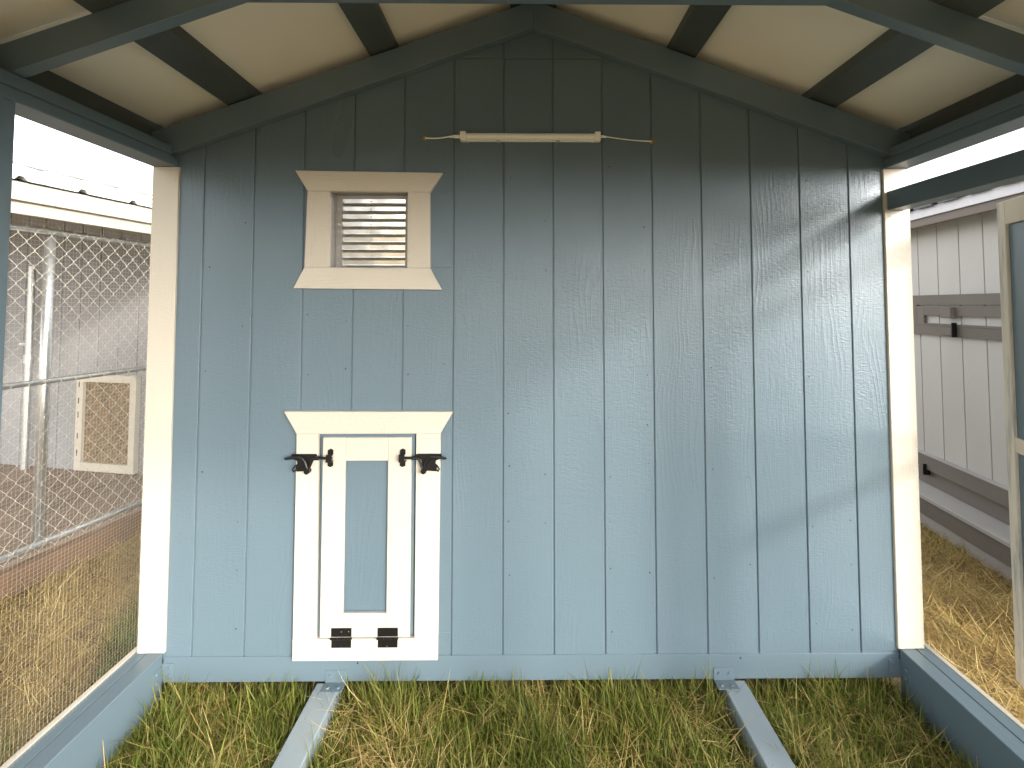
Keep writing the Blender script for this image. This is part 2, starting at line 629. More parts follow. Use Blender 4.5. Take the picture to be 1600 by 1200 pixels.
# cream posts at the wall, blue posts further along
for s in (-1, 1):
    box('corner_post', s * 1.438, s * 1.543, -0.012, 0.03, 0.226, 2.1415, 'creamZ', K, 0.002)
    for y in (-0.635, -1.855, -2.38) if s < 0 else (-1.00, -1.855, -2.38):
        box('side_post', s * 1.448, s * 1.537, y - 0.089, y, 0.2262, 2.1415, 'blueZ', K, 0.002)
    # sills: two boards on edge and a cream skirt outside
    box('sill_board', s * 1.446, s * 1.508, YF, -0.0065, 0.03, 0.2255, 'blueY', K, 0.0025)
    box('sill_board', s * 1.5105, s * 1.556, YF, 0.0, 0.03, 0.2250, 'blueY', K, 0.0025)
    box('sill_skirt', s * 1.5565, s * 1.576, YF, 0.03, 0.02, 0.2275, 'creamY', K, 0.0015)
# door header on the right
box('door_header', 1.449, 1.520, -0.998, -0.0125, 1.968, 2.045, 'blueY', K, 0.002)
# front end frame
box('front_header', -HW, HW, YF, YF + 0.089, 2.142, 2.218, 'blueX', K)
box('front_sill', -HW, HW, YF, YF + 0.04, 0.03, 0.225, 'blueX', K)
prism('added_gable_light_block', [(-1.53, 2.2185), (1.53, 2.2185), (1.53, 2.27), (0, 2.825), (-1.53, 2.27)], YF - 0.016, YF - 0.001, 'siding', K, 0)  # unseen panel added to keep light off the upper wall and trusses
# floor joists laid on the grass
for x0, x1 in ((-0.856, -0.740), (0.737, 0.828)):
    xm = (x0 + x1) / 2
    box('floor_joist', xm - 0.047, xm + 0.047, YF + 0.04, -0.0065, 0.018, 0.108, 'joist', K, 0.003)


def bracket(xm, w):
    bm = bmesh.new()
    t = 0.003
    add_box(bm, xm - w, xm + w, -0.0062 - t, -0.0062, 0.1085, 0.156, 0.0008)
    add_box(bm, xm - w, xm + w, -0.056, -0.0063 - t, 0.1083, 0.1083 + t, 0.0008)
    for dx in (-0.5, 0.5):
        add_cyl(bm, (xm + dx * w, -0.0092, 0.136), (xm + dx * w, -0.0135, 0.136), 0.0075, 10, 0.005)
        add_cyl(bm, (xm + dx * w, -0.037, 0.111), (xm + dx * w, -0.037, 0.1155), 0.0075, 10, 0.005)
    link('angle_bracket', bm, 'blueX', K)


bracket(-0.772, 0.0405)
bracket(0.748, 0.0405)
for s in (-1, 1):
    bm = bmesh.new()
    xi = s * 1.446
    add_box(bm, min(xi, xi - s * 0.045), max(xi, xi - s * 0.045), -0.0092, -0.0062, 0.122, 0.186, 0.0008)
    add_box(bm, min(xi, xi - s * 0.003), max(xi, xi - s * 0.003), -0.058, -0.0093, 0.115, 0.180, 0.0008)
    for z in (0.138, 0.170):
        add_cyl(bm, (xi - s * 0.028, -0.009, z), (xi - s * 0.028, -0.0135, z), 0.007, 10, 0.005)
        add_cyl(bm, (xi - s * 0.003, -0.038, z - 0.006), (xi - s * 0.0072, -0.038, z - 0.006), 0.007, 10, 0.005)
    link('angle_bracket', bm, 'blueX', K)
# kennel room behind the wall
for s in (-1, 1):
    box('side_wall', s * 1.485, s * 1.50, 0.031, YB, 0.12, 2.30, 'siding', K, 0)
box('rear_wall', -1.485, 1.485, YB - 0.015, YB, 0.12, 2.30, 'siding', K, 0)
box('room_floor', -1.484, 1.484, 0.036, YB - 0.016, 0.115, 0.135, 'darkint', K, 0)
# wire cloth on the sides
wire_grid('wire_cloth', (-1.5425, -0.002, 0.205), (0, -1, 0), (0, 0, 1), 193, 153, 0.0127, 0.00025, 'wire', K, 0.0005)
wire_grid('wire_cloth', (1.5425, -0.002, 2.05), (0, -1, 0), (0, 0, 1), 78, 8, 0.0127, 0.00025, 'wire', K, 0.0004)
wire_grid('wire_cloth', (1.5425, -1.005, 0.205), (0, -1, 0), (0, 0, 1), 114, 153, 0.0127, 0.00025, 'wire', K, 0.0005)

# louvred vent window
T0, T1 = -0.019, -0.0015
V_ = empty('vent_window', parent=K)
prism('head_trim', [(-0.965, 2.126), (-0.368, 2.117), (-0.419, 2.038), (-0.914, 2.043)], T0, T1, 'creamX', V_)
prism('sill_trim', [(-0.963, 1.648), (-0.370, 1.642), (-0.416, 1.729), (-0.921, 1.732)], T0, T1, 'creamX', V_)
prism('side_trim', [(-0.921, 1.7325), (-0.822, 1.7315), (-0.823, 2.0412), (-0.914, 2.0425)], T0 + 0.0008, T1, 'creamZ', V_)
prism('side_trim', [(-0.509, 1.7300), (-0.416, 1.7295), (-0.419, 2.0375), (-0.509, 2.0390)], T0 + 0.0008, T1, 'creamZ', V_)
bm = bmesh.new()
x0, x1, z0, z1 = WIN
for q in ((x0, x0 + 0.002, -0.001, 0.11, z0, z1), (x1 - 0.002, x1, -0.001, 0.11, z0, z1), (x0 + 0.002, x1 - 0.002, -0.001, 0.11, z1 - 0.002, z1), (x0 + 0.002, x1 - 0.002, -0.001, 0.11, z0, z0 + 0.002)):
    add_box(bm, *q, 0)
for q in ((x0 + 0.002, x0 + 0.026, 0.052, 0.056, z0 + 0.002, z1 - 0.002), (x1 - 0.026, x1 - 0.002, 0.052, 0.056, z0 + 0.002, z1 - 0.002), (x0 + 0.026, x1 - 0.026, 0.052, 0.056, z1 - 0.016, z1 - 0.002)):
    add_box(bm, *q, 0.0006)
link('metal_sleeve', bm, 'sleeve', V_)
nlv = 9
pz = (z1 - z0 - 0.018) / nlv
for k in range(nlv):
    zt = z1 - 0.016 - k * pz
    tilt = (0.0012, 0.0008, 0.0016, 0.0010, 0.0014, 0.0020, 0.0012, 0.0016, 0.0022)[k]
    bm = bmesh.new()
    nx = 14
    prof = [(0.0575, zt), (0.0585 + tilt * 0.4, zt - pz * 0.5), (0.0595 + tilt * 0.8, zt - pz * 0.94), (0.0545, zt - pz * 1.0), (0.0535, zt - pz * 0.93)]
    rows = []
    for i in range(nx + 1):
        x = x0 + 0.004 + (x1 - x0 - 0.008) * i / nx
        wob = 0.0011 * math.sin(i * 1.15 + k * 1.9) + random.uniform(-0.0003, 0.0003)
        rows.append([bm.verts.new((x, y + wob * (0.4 + 0.6 * j / 4), z)) for j, (y, z) in enumerate(prof)])
    for a, b in zip(rows, rows[1:]):
        for j in range(4):
            bm.faces.new((a[j], b[j], b[j + 1], a[j + 1]))
    lo = link('louvre_blade', bm, 'alu', V_, True)
    zr = zt - pz * 0.33
    for xr in (x0 + 0.014, x0 + 0.145, x1 - 0.014):
        yr = 0.0515 if xr != x0 + 0.145 else 0.0585 + tilt * 0.25
        bm = bmesh.new()
        add_cyl(bm, (xr, yr + 0.001, zr), (xr, yr - 0.003, zr), 0.0042, 10, 0.0022)
        link('rivet', bm, 'alu', V_)
box('shutter_backing', x0, x1, 0.112, 0.118, z0, z1, 'darkint', V_, 0)

# pop door, hinged at its foot
D0, D1 = -0.020, -0.0015
DS = empty('door_surround', parent=K)
prism('head_trim', [(-0.990, 1.159), (-0.319, 1.157), (-0.370, 1.071), (-0.938, 1.071)], D0, D1, 'creamX', DS)
prism('side_trim', [(-0.938, 0.2835), (-0.8465, 0.2835), (-0.8515, 1.0705), (-0.938, 1.0705)], D0 + 0.0008, D1, 'creamZ', DS)
prism('side_trim', [(-0.4655, 0.2835), (-0.374, 0.2835), (-0.370, 1.0705), (-0.4655, 1.0705)], D0 + 0.0008, D1, 'creamZ', DS)
box('foot_trim', -0.938, -0.374, D0, D1, 0.1995, 0.2830, 'creamX', DS)
PD = empty('pop_door', parent=K)
box('door_slab', -0.8445, -0.472, -0.0085, 0.0055, 0.2925, 1.0685, 'siding', PD, 0.001)
for xa, xb in ((-0.8325, -0.743), (-0.575, -0.4835)):
    box('stile', xa, xb, D0 - 0.001, -0.0086, 0.2875, 1.0570, 'creamZ', PD)
box('top_rail', -0.7425, -0.5755, D0 - 0.0005, -0.0086, 0.966, 1.0565, 'creamX', PD)
box('bottom_rail', -0.7425, -0.5755, D0 - 0.0005, -0.0086, 0.2880, 0.379, 'creamX', PD)
bm = bmesh.new()
for q in ((-0.7425, -0.738, 0.3795, 0.9655), (-0.580, -0.5755, 0.3795, 0.9655), (-0.738, -0.580, 0.3795, 0.385)):
    add_box(bm, q[0], q[1], -0.0135, -0.0086, q[2], q[3], 0.001)
link('panel_bead', bm, 'blueZ', PD)
for xc in (-0.748, -0.568):
    bm = bmesh.new()
    w = 0.0395
    yF = D0 - 0.0012
    add_box(bm, xc - w, xc + w, yF - 0.0022, yF, 0.2925, 0.3255, 0.0008)
    add_box(bm, xc - w + 0.0015, xc + w - 0.001, yF - 0.0015, yF + 0.0006, 0.2505, 0.2840, 0.0006)
    zz = 0.2868
    for a, b in ((-1.05, -0.36), (-0.34, 0.34), (0.36, 1.05)):
        add_cyl(bm, (xc + a * w, yF - 0.004, zz), (xc + b * w, yF - 0.004, zz), 0.0045, 10)
    hg = link('hinge', bm, 'black', PD)
    for dx, z in ((0.001, 0.313), (0.029, 0.313), (-0.029, 0.313), (0.0, 0.258), (0.03, 0.262), (-0.03, 0.262)):
        bm = bmesh.new()
        add_cyl(bm, (xc + dx, yF - 0.0015, z), (xc + dx, yF - 0.0034, z), 0.0042, 10, 0.003)
        link('hinge_screw', bm, 'black', PD)
    for dx, z in ((0.001, 0.3125), (0.0295, 0.3135)) if xc < -0.6 else ((-0.002, 0.2575),):
        bm = bmesh.new()
        add_cyl(bm, (xc + dx, yF - 0.003, z), (xc + dx, yF - 0.0038, z), 0.0018, 8)
        link('bare_screw_head', bm, 'zinc', PD)


def latch(sx, xo, lbl):
    """gravity gate latch. sx=1: body at left, bar pointing right"""
    def X(v):
        return xo + sx * v
    yF = D0 - 0.0012
    bm = bmesh.new()
    # back plate with a curved notch
    pts = [(0.014, 0.994), (0.106, 0.994), (0.114, 0.989), (0.108, 0.978), (0.092, 0.972), (0.087, 0.952), (0.082, 0.934), (0.062, 0.928), (0.034, 0.926), (0.030, 0.942), (0.036, 0.958), (0.034, 0.968), (0.020, 0.974), (0.010, 0.980)]
    add_prism(bm, [(X(a), b) for a, b in pts], yF - 0.004, yF)
    lt = link('latch_plate', bm, 'black', DS)
    bm = bmesh.new()
    # arched lever from the tail over the plate down to the pivot
    arc = [(-0.004, 0.979), (0.020, 0.983), (0.045, 0.984), (0.060, 0.979), (0.070, 0.968), (0.076, 0.952), (0.080, 0.938)]
    add_tube(bm, [(X(a), yF - 0.014, b) for a, b in arc], [0.0055, 0.006, 0.006, 0.0055, 0.0055, 0.006, 0.006], 8)
    arc2 = [(0.080, 0.938), (0.088, 0.948), (0.094, 0.962), (0.100, 0.976), (0.112, 0.981), (0.124, 0.981)]
    add_tube(bm, [(X(a), yF - 0.013, b) for a, b in arc2], 0.0052, 8)
    add_cyl(bm, (X(0.080), yF, 0.931), (X(0.080), yF - 0.022, 0.931), 0.011, 14)
    add_cyl(bm, (X(0.080), yF - 0.022, 0.931), (X(0.080), yF - 0.026, 0.931), 0.006, 10)
    add_cyl(bm, (X(-0.010), yF - 0.014, 0.979), (X(-0.002), yF - 0.014, 0.979), 0.0035, 8)
    add_tube(bm, [(X(0.034), yF - 0.004, 0.932), (X(0.024), yF - 0.009, 0.928), (X(0.020), yF - 0.010, 0.936), (X(0.026), yF - 0.009, 0.947), (X(0.034), yF - 0.004, 0.952)], 0.0032, 6)
    link('latch_lever', bm, 'black', DS)
    bm = bmesh.new()
    add_cyl(bm, (X(0.112), yF - 0.013, 0.981), (X(0.176), yF - 0.013, 0.980), 0.0052, 10)
    add_cyl(bm, (X(0.110), yF - 0.013, 0.981), (X(0.124), yF - 0.013, 0.981), 0.0078, 10)
    link('latch_bar', bm, 'black', DS)
    bm = bmesh.new()
    # strike: two pointed tabs and a strap that holds the bar
    for zc, h in ((1.001, 0.0135), (0.955, 0.012)):
        add_prism(bm, [(X(0.155), zc - h * 0.6), (X(0.1655), zc - h), (X(0.176), zc - h * 0.6), (X(0.176), zc + h * 0.6), (X(0.1655), zc + h), (X(0.155), zc + h * 0.6)], yF - 0.0045, yF)
    add_box(bm, min(X(0.154), X(0.177)), max(X(0.154), X(0.177)), yF - 0.022, yF - 0.018, 0.966, 0.996, 0.001)
    add_box(bm, min(X(0.156), X(0.175)), max(X(0.156), X(0.175)), yF - 0.019, yF, 0.9885, 0.9925, 0.001)
    add_box(bm, min(X(0.150), X(0.177)), max(X(0.150), X(0.177)), yF - 0.019, yF, 0.966, 0.9695, 0.001)
    link('latch_strike', bm, 'black', PD)


latch(1, -0.966, 'left')
latch(-1, -0.351, 'right')

# screen door, swung outward on the right
SD = empty('screen_door', (1.530, -0.965, 0), 0, K)
free = Vector((1.785, -0.135))
dv = free - Vector((1.530, -0.965))
SD.rotation_euler = (0, 0, math.atan2(-dv.x, dv.y))
L = dv.length
# local +Y runs to the free edge, local -X faces into the run
z0, z1 = 0.195, 1.972
box('free_edge_board', -0.006, 0.030, L - 0.045, L, z0, z1, 'rawZ', SD, 0.002)
box('stile', 0.004, 0.030, L - 0.1335, L - 0.0455, z0 + 0.01, z1 - 0.0905, 'blueZ', SD, 0.002)
box('stile', 0.004, 0.030, 0.0, 0.088, z0, z1, 'blueZ', SD, 0.002)
box('top_rail', -0.006, 0.030, 0.0885, L - 0.0455, z1 - 0.089, z1, 'rawX', SD, 0.002)
box('middle_rail', -0.004, 0.030, 0.0885, L - 0.0455, 1.040, 1.095, 'rawX', SD, 0.002)
box('bottom_rail', 0.004, 0.030, 0.0885, L - 0.136, z0, z0 + 0.089, 'rawX', SD, 0.002)
wire_grid('wire_cloth', (0.0315, 0.02, z0 + 0.02), (0, 1, 0), (0, 0, 1), 63, 136, 0.0127, 0.0005, 'wire', SD, 0.0004)

# ------------------------------------------------------------------ LED tube light on the wall
LT = empty('tube_light', (-0.012, -0.001, 2.25))
tag(LT, 'slim white LED tube light mounted high on the blue-grey gable wall', 'light')
hl = 0.262
bm = bmesh.new()
prof = []
for i in range(13):
    t = math.pi * (i / 12)
    prof.append((-0.011 - 0.015 * math.sin(t), 0.019 + 0.014 * math.cos(t)))
prof += [(-0.006, 0.006), (-0.006, 0.032)]
a = [bm.verts.new((-hl, y, z)) for y, z in prof]
b = [bm.verts.new((hl, y, z)) for y, z in prof]
for i in range(len(prof)):
    j = (i + 1) % len(prof)
    bm.faces.new((a[i], a[j], b[j], b[i]))
link('tube_cover', bm, 'tube', LT)
box('mounting_channel', -hl, hl, -0.011, 0.0, 0.0005, 0.0045, 'plastic', LT, 0.0006)
for s in (-1, 1):
    bm = bmesh.new()
    add_box(bm, min(s * hl, s * (hl + 0.024)), max(s * hl, s * (hl + 0.024)), -0.029, 0, -0.001, 0.036, 0.002)
    add_box(bm, min(s * (hl - 0.012), s * hl), max(s * (hl - 0.012), s * hl), -0.014, 0, -0.001, 0.006, 0.001)
    link('end_cap', bm, 'plastic', LT)
for x in (-0.13, 0.112):
    box('mounting_clip', x - 0.007, x + 0.007, -0.016, 0, -0.0025, 0.004, 'zinc', LT, 0.0008)
bm = bmesh.new()
add_box(bm, -hl - 0.055, -hl - 0.0245, -0.019, -0.006, 0.012, 0.025, 0.003)
add_cyl(bm, (-hl - 0.070, -0.012, 0.018), (-hl - 0.055, -0.012, 0.0185), 0.0035, 8, 0.0055)
link('plug', bm, 'plastic', LT)
bm = bmesh.new()
add_box(bm, hl + 0.0245, hl + 0.038, -0.018, -0.007, 0.015, 0.025, 0.002)
add_cyl(bm, (hl + 0.038, -0.012, 0.020), (hl + 0.052, -0.012, 0.019), 0.0052, 8, 0.0033)
link('plug', bm, 'plastic', LT)
bm = bmesh.new()
pts = [(-0.33 - 0.10 * t, -0.012 + 0.006 * t, 0.0185 - 0.004 * t - 0.004 * math.sin(t * 3.14)) for t in np.linspace(0, 1, 10)]
add_tube(bm, pts, 0.0028, 8)
link('power_cord', bm, 'plastic', LT)
bm = bmesh.new()
pts = [(0.312 + 0.187 * t, -0.012 + 0.008 * t, 0.0195 - 0.016 * t - 0.003 * math.sin(t * 3.14)) for t in np.linspace(0, 1, 12)]
add_tube(bm, pts, 0.0024, 8)
link('power_cord', bm, 'plastic', LT)
for (cx, cz) in ((-0.431, 0.0165), (0.499, 0.004)):
    bm = bmesh.new()
    bmesh.ops.create_icosphere(bm, subdivisions=3, radius=0.009)
    for v in bm.verts:
        v.co *= 1 + random.uniform(-0.28, 0.28)
        v.co.y *= 0.55
        v.co += Vector((cx, 0, cz))
    link('sealant_blob', bm, 'brass', LT)

# ------------------------------------------------------------------ grey shed with porch deck, on the left
FR = -math.atan2(0.19, 0.98)
LS = empty('grey_shed', (-2.87, 0.77, 0), FR)
tag(LS, 'grey shed with white metal roof and timber deck, behind the chain-link fence', 'shed')
# local +Y runs away along the deck edge, local -X to the left
WY = 1.32
bw = box('shed_wall', -3.6, 0.12, WY + 0.012, WY + 0.03, 0.12, 2.5, 'shedgrey', LS, 0)
x = 0.10
while x > -3.5:
    prism('siding_strip', [(x - 0.199, 0.13), (x - 0.003, 0.13), (x - 0.003, 2.5), (x - 0.199, 2.5)], WY, WY + 0.0118, 'shedgrey', bw, 0.002)
    x -= 0.203
box('side_wall', 0.10, 0.12, WY + 0.03, WY + 3.0, 0.12, 2.2, 'shedgrey', LS, 0)
# porch roof: eave along the fence, sheet rising to the left
EX, EZ, RX, RZ = 0.16, 2.255, -1.45, 2.70
dx = RX - EX
dz = RZ - EZ
ln = math.hypot(dx, dz)
rs = bmesh.new()
prof = []
y = -2.6
rows = []
ys, hs_ = [], []
while y < 4.6:
    for o, h in ((0, 0), (0.018, 0.022), (0.042, 0.022), (0.060, 0)):
        ys.append(y + o)
        hs_.append(h)
    y += 0.305
for e, f in ((EX + 0.03, EZ - 0.01), (RX, RZ)):
    rows.append([rs.verts.new((e, yy, f + hh)) for yy, hh in zip(ys, hs_)])
for i in range(len(ys) - 1):
    rs.faces.new((rows[0][i], rows[0][i + 1], rows[1][i + 1], rows[1][i]))
r3 = [rs.verts.new((RX * 2 - EX, yy, EZ + hh)) for yy, hh in zip(ys, hs_)]
for i in range(len(ys) - 1):
    rs.faces.new((rows[1][i], rows[1][i + 1], r3[i + 1], r3[i]))
link('metal_roof', rs, 'whitemetal', LS)
box('ridge_cap', RX - 0.09, RX + 0.09, -2.6, 4.6, RZ + 0.012, RZ + 0.045, 'purplegrey', LS, 0.008)
box('fascia_board', EX - 0.01, EX + 0.012, -2.6, 4.6, EZ - 0.115, EZ - 0.016, 'creamY', LS)
box('fascia_board', EX - 0.035, EX - 0.0105, -2.6, 4.6, EZ - 0.185, EZ - 0.06, 'creamY', LS)
prism('soffit', [(EX - 0.036, EZ - 0.06), (EX - 0.036, EZ - 0.05), (RX, RZ - 0.04), (RX, RZ - 0.05)], -2.6, WY - 0.002, 'darkint', LS, 0)
# deck
dk = box('deck_beam', 0.056, 0.128, -2.6, WY - 0.01, 0.030, 0.1690, 'beam', LS, 0.004)
x = 0.054
while x > -2.8:
    box('deck_board', x - 0.138, x, -2.62, WY - 0.004, 0.131 + random.uniform(-0.002, 0.002), 0.165 + random.uniform(-0.002, 0.002), 'deck', LS, 0.004)
    x -= 0.144
for yy in (-2.3, -1.2, -0.1, 0.95):
    box('deck_bearer', -2.8, 0.05, yy - 0.04, yy + 0.04, 0.0, 0.128, 'skid', LS, 0)
# dog door in the shed wall
DD = empty('dog_door', parent=LS)
fx0, fx1, fz0, fz1 = -1.27, -0.66, 0.175, 0.985
yA, yB = WY - 0.045, WY - 0.001
box('frame_side', fx0, fx0 + 0.07, yA, yB, fz0, fz1, 'creamZ', DD)
box('frame_side', fx1 - 0.06, fx1, yA, yB, fz0, fz1, 'creamZ', DD)
box('frame_head', fx0 + 0.0705, fx1 - 0.0605, yA, yB, fz1 - 0.06, fz1, 'creamX', DD)
box('frame_foot', fx0 + 0.0705, fx1 - 0.0605, yA, yB, fz0, fz0 + 0.07, 'creamX', DD)
box('bedding_screen', fx0 + 0.0705, fx1 - 0.0605, yB - 0.02, yB - 0.002, fz0 + 0.0705, fz1 - 0.0605, 'strawbed', DD, 0)
bm = bmesh.new()
for zz in (0.30, 0.44, 0.62, 0.74, 0.88):
    add_box(bm, fx0 + 0.026, fx0 + 0.034, yA - 0.002, yA - 0.0002, zz, zz + 0.05, 0)
link('hinge_slots', bm, 'black', DD)
# a door post and gate pipe standing against the wall
bm = bmesh.new()
add_cyl(bm, (-1.73, WY - 0.09, 0.17), (-1.73, WY - 0.09, 1.92), 0.024, 12)
add_cyl(bm, (-1.73, WY - 0.09, 1.08), (-1.73, WY - 0.09, 1.15), 0.034, 12)
add_cyl(bm, (-1.83, WY - 0.09, 1.24), (-1.73, WY - 0.09, 1.24), 0.012, 8)
link('gate_pipe', bm, 'galv', LS, False)
box('door_gap', -1.685, -1.635, WY - 0.006, WY - 0.001, 0.17, 1.95, 'blackhole', LS, 0)

# ------------------------------------------------------------------ chain-link fence panel
CF = empty('chain_link_fence', (-2.87, 0.77, 0.170), FR)
tag(CF, 'galvanised chain-link fence panel on pipe frame along the deck edge', 'fence')


def pipe(name, a, b, r):
    bm = bmesh.new()
    add_cyl(bm, a, b, r, 14)
    o = link(name, bm, 'galv', CF)
    for p in o.data.polygons:
        p.use_smooth = len(p.vertices) == 4
    return o


FZ0, FZ1, FM = 0.03, 1.845, 0.965
pipe('top_rail', (0, -1.5, FZ1), (0, 1.30, FZ1), 0.018)
pipe('middle_rail', (0.004, -1.5, FM), (0.004, 1.30, FM), 0.017)
pipe('bottom_rail', (0, -1.5, FZ0), (0, 1.30, FZ0), 0.019)
for yy in (-1.5, 0.170, 1.30):
    pipe('post', (-0.03, yy, 0.0), (-0.03, yy, FZ1 + (0.0 if yy != 0.170 else -0.01)), 0.026)
V, F = [], []


def poly_wire(pts, r):
    k0 = len(V)
    pts = np.array(pts)
    for i, p in enumerate(pts):
        d = pts[min(i + 1, len(pts) - 1)] - pts[max(i - 1, 0)]
        d = d / np.linalg.norm(d)
        n1 = np.array([1.0, 0, 0])
        n1 = n1 - d * n1.dot(d)
        n1 /= np.linalg.norm(n1)
        n2 = np.cross(d, n1)
        for s, t in ((1, 0), (0, 1), (-1, 0), (0, -1)):
            V.append(p + n1 * s * r + n2 * t * r)
    for i in range(len(pts) - 1):
        for q in range(4):
            j = (q + 1) % 4
            a = k0 + i * 4
            F.append((a + q, a + j, a + 4 + j, a + 4 + q))


cw, ch = 0.041, 0.096
nw = int(2.8 / cw)
for i in range(nw):
    y0 = -1.5 + i * cw
    pts = []
    m = int((FZ1 - FZ0 + 0.09) / (ch / 2))
    for k in range(m + 1):
        side = (k + i) % 2
        z = FZ0 - 0.035 + k * ch / 2
        yy = y0 + (cw + 0.002 if side else -0.002)
        pts.append((0.022 + (0.0022 if side else -0.0022), yy, z))
    q = pts[-1]
    out = 1 if (m + i) % 2 else -1
    pts.append((0.022, q[1] + 0.004 * out, q[2] + 0.012))
    pts.append((0.022, q[1] + out * 0.014, q[2] + 0.022))
    poly_wire(pts, 0.0017)
cl = raw_mesh('chain_link', V, F, 'wire', CF)
cl['kind'] = 'stuff'

# ------------------------------------------------------------------ pale shed on the right
RS = empty('pale_shed', (2.775, 1.52, 0), -math.atan2(0.12, 1.0))
tag(RS, 'pale shed with grey trimmed feeding flap, seen through the door opening', 'shed')
# local +Y runs away from the camera along the wall, local -X faces the run
WX = 0.20
wl = box('shed_wall', WX + 0.012, WX + 0.03, -1.6, 2.2, 0.08, 2.30, 'shedwhite', RS, 0)
y = -1.595
while y < 2.1:
    bm = bmesh.new()
    a0, a1 = y + 0.003, y + 0.200
    add_box(bm, WX, WX + 0.0118, a0, a1, 0.20, 2.30, 0.0022)
    link('siding_strip', bm, 'shedwhite', wl)
    y += 0.203
box('drip_edge', 0.005, 0.020, -1.65, 2.3, 2.195, 2.262, 'purplegrey', RS)
box('fascia_board', 0.021, 0.060, -1.65, 2.3, 2.140, 2.225, 'greyY', RS)
box('soffit', 0.061, WX, -1.65, 2.3, 2.165, 2.18, 'shedwhite', RS, 0)
rs = bmesh.new()
ys, hs_ = [], []
y = -1.70
while y < 2.3:
    for o, h in ((0, 0), (0.018, 0.020), (0.045, 0.020), (0.063, 0)):
        ys.append(y + o)
        hs_.append(h)
    y += 0.229
v1 = [rs.verts.new((-0.025, yy, 2.255 + hh)) for yy, hh in zip(ys, hs_)]
v2 = [rs.verts.new((1.5, yy, 2.62 + hh)) for yy, hh in zip(ys, hs_)]
v3 = [rs.verts.new((3.0, yy, 2.255 + hh)) for yy, hh in zip(ys, hs_)]
for i in range(len(ys) - 1):
    rs.faces.new((v1[i], v1[i + 1], v2[i + 1], v2[i]))
    rs.faces.new((v2[i], v2[i + 1], v3[i + 1], v3[i]))
link('metal_roof', rs, 'darkroof', RS)
prism('end_wall', [(WX + 0.03, 0.08), (2.8, 0.08), (2.8, 2.27), (1.5, 2.58), (WX + 0.03, 2.27)], -1.595, -1.575, 'shedwhite', RS, 0)
# stepped base
box('trim_board', WX - 0.042, WX - 0.0005, -1.6, 2.2, 0.365, 0.468, 'greyY', RS, 0.002)
box('trim_cap', WX - 0.046, WX - 0.0005, -1.6, 2.2, 0.4685, 0.476, 'ledge', RS, 0.001)
box('base_board', WX - 0.016, WX - 0.0006, -1.6, 2.2, 0.2505, 0.3645, 'greyY', RS, 0.002)
box('ledge_board', -0.004, WX - 0.0007, -1.6, 2.2, 0.222, 0.250, 'ledge', RS, 0.003)
box('skirt_board', 0.003, 0.030, -1.6, 2.2, 0.112, 0.2215, 'greyY', RS, 0.003)
box('skid', 0.012, 0.10, -1.6, 2.2, 0.02, 0.1115, 'skid', RS, 0.004)
bm = bmesh.new()
add_box(bm, WX - 0.062, WX - 0.0165, 0.16, 0.235, 0.330, 0.375, 0.002)
link('turn_block', bm, 'greyZ', RS)
bm = bmesh.new()
add_box(bm, WX - 0.064, WX - 0.0165, 0.150, 0.158, 0.325, 0.405, 0.001)
link('bolt', bm, 'black', RS)
# feeding flap
FF = empty('feeding_flap', parent=RS)
fa, fb = -0.75, 0.345       # local y range (fb is the far end)
zA, zB = 1.360, 1.655


def yz(name, pts, x0, x1, mat):
    bm = bmesh.new()
    a = [bm.verts.new((x0, y, z)) for y, z in pts]
    b = [bm.verts.new((x1, y, z)) for y, z in pts]
    bm.faces.new(a)
    bm.faces.new(b[::-1])
    for i in range(len(pts)):
        j = (i + 1) % len(pts)
        bm.faces.new([a[i], b[i], b[j], a[j]])
    return link(name, bm, mat, FF)


yz('head_trim', [(fa, zB), (fb, zB), (fb - 0.045, zB - 0.072), (fa, zB - 0.072)], WX - 0.018, WX - 0.001, 'greyY')
yz('foot_trim', [(fa, zA), (fb, zA), (fb - 0.045, zA + 0.072), (fa, zA + 0.072)], WX - 0.018, WX - 0.001, 'greyY')
yz('end_trim', [(fb - 0.045, zA + 0.0725), (fb - 0.105, zA + 0.0725), (fb - 0.105, zB - 0.0725), (fb - 0.045, zB - 0.0725)], WX - 0.017, WX - 0.001, 'greyZ')
yz('flap_stile', [(fb - 0.112, zA + 0.0735), (fb - 0.185, zA + 0.0735), (fb - 0.185, zB - 0.080), (fb - 0.112, zB - 0.080)], WX - 0.020, WX - 0.001, 'greyZ')
yz('flap_rail', [(fb - 0.186, zB - 0.080), (fa, zB - 0.080), (fa, zB - 0.150), (fb - 0.186, zB - 0.150)], WX - 0.020, WX - 0.001, 'greyY')
yz('flap_rail', [(fb - 0.186, zA + 0.0735), (fa, zA + 0.0735), (fa, zA + 0.088), (fb - 0.186, zA + 0.088)], WX - 0.020, WX - 0.001, 'greyY')
bm = bmesh.new()
add_box(bm, WX - 0.052, WX - 0.0205, -0.150, -0.055, zB - 0.165, zB - 0.088, 0.003)
link('turn_block', bm, 'greyZ', FF)
bm = bmesh.new()
add_box(bm, WX - 0.050, WX - 0.0185, -0.150, -0.065, zA + 0.012, zA + 0.062, 0.003)
link('turn_block', bm, 'greyZ', FF)
bm = bmesh.new()
add_box(bm, WX - 0.052, WX - 0.0185, -0.161, -0.153, zA + 0.0, zA + 0.1, 0.001)
link('bolt', bm, 'black', FF)

# ------------------------------------------------------------------ grass and straw


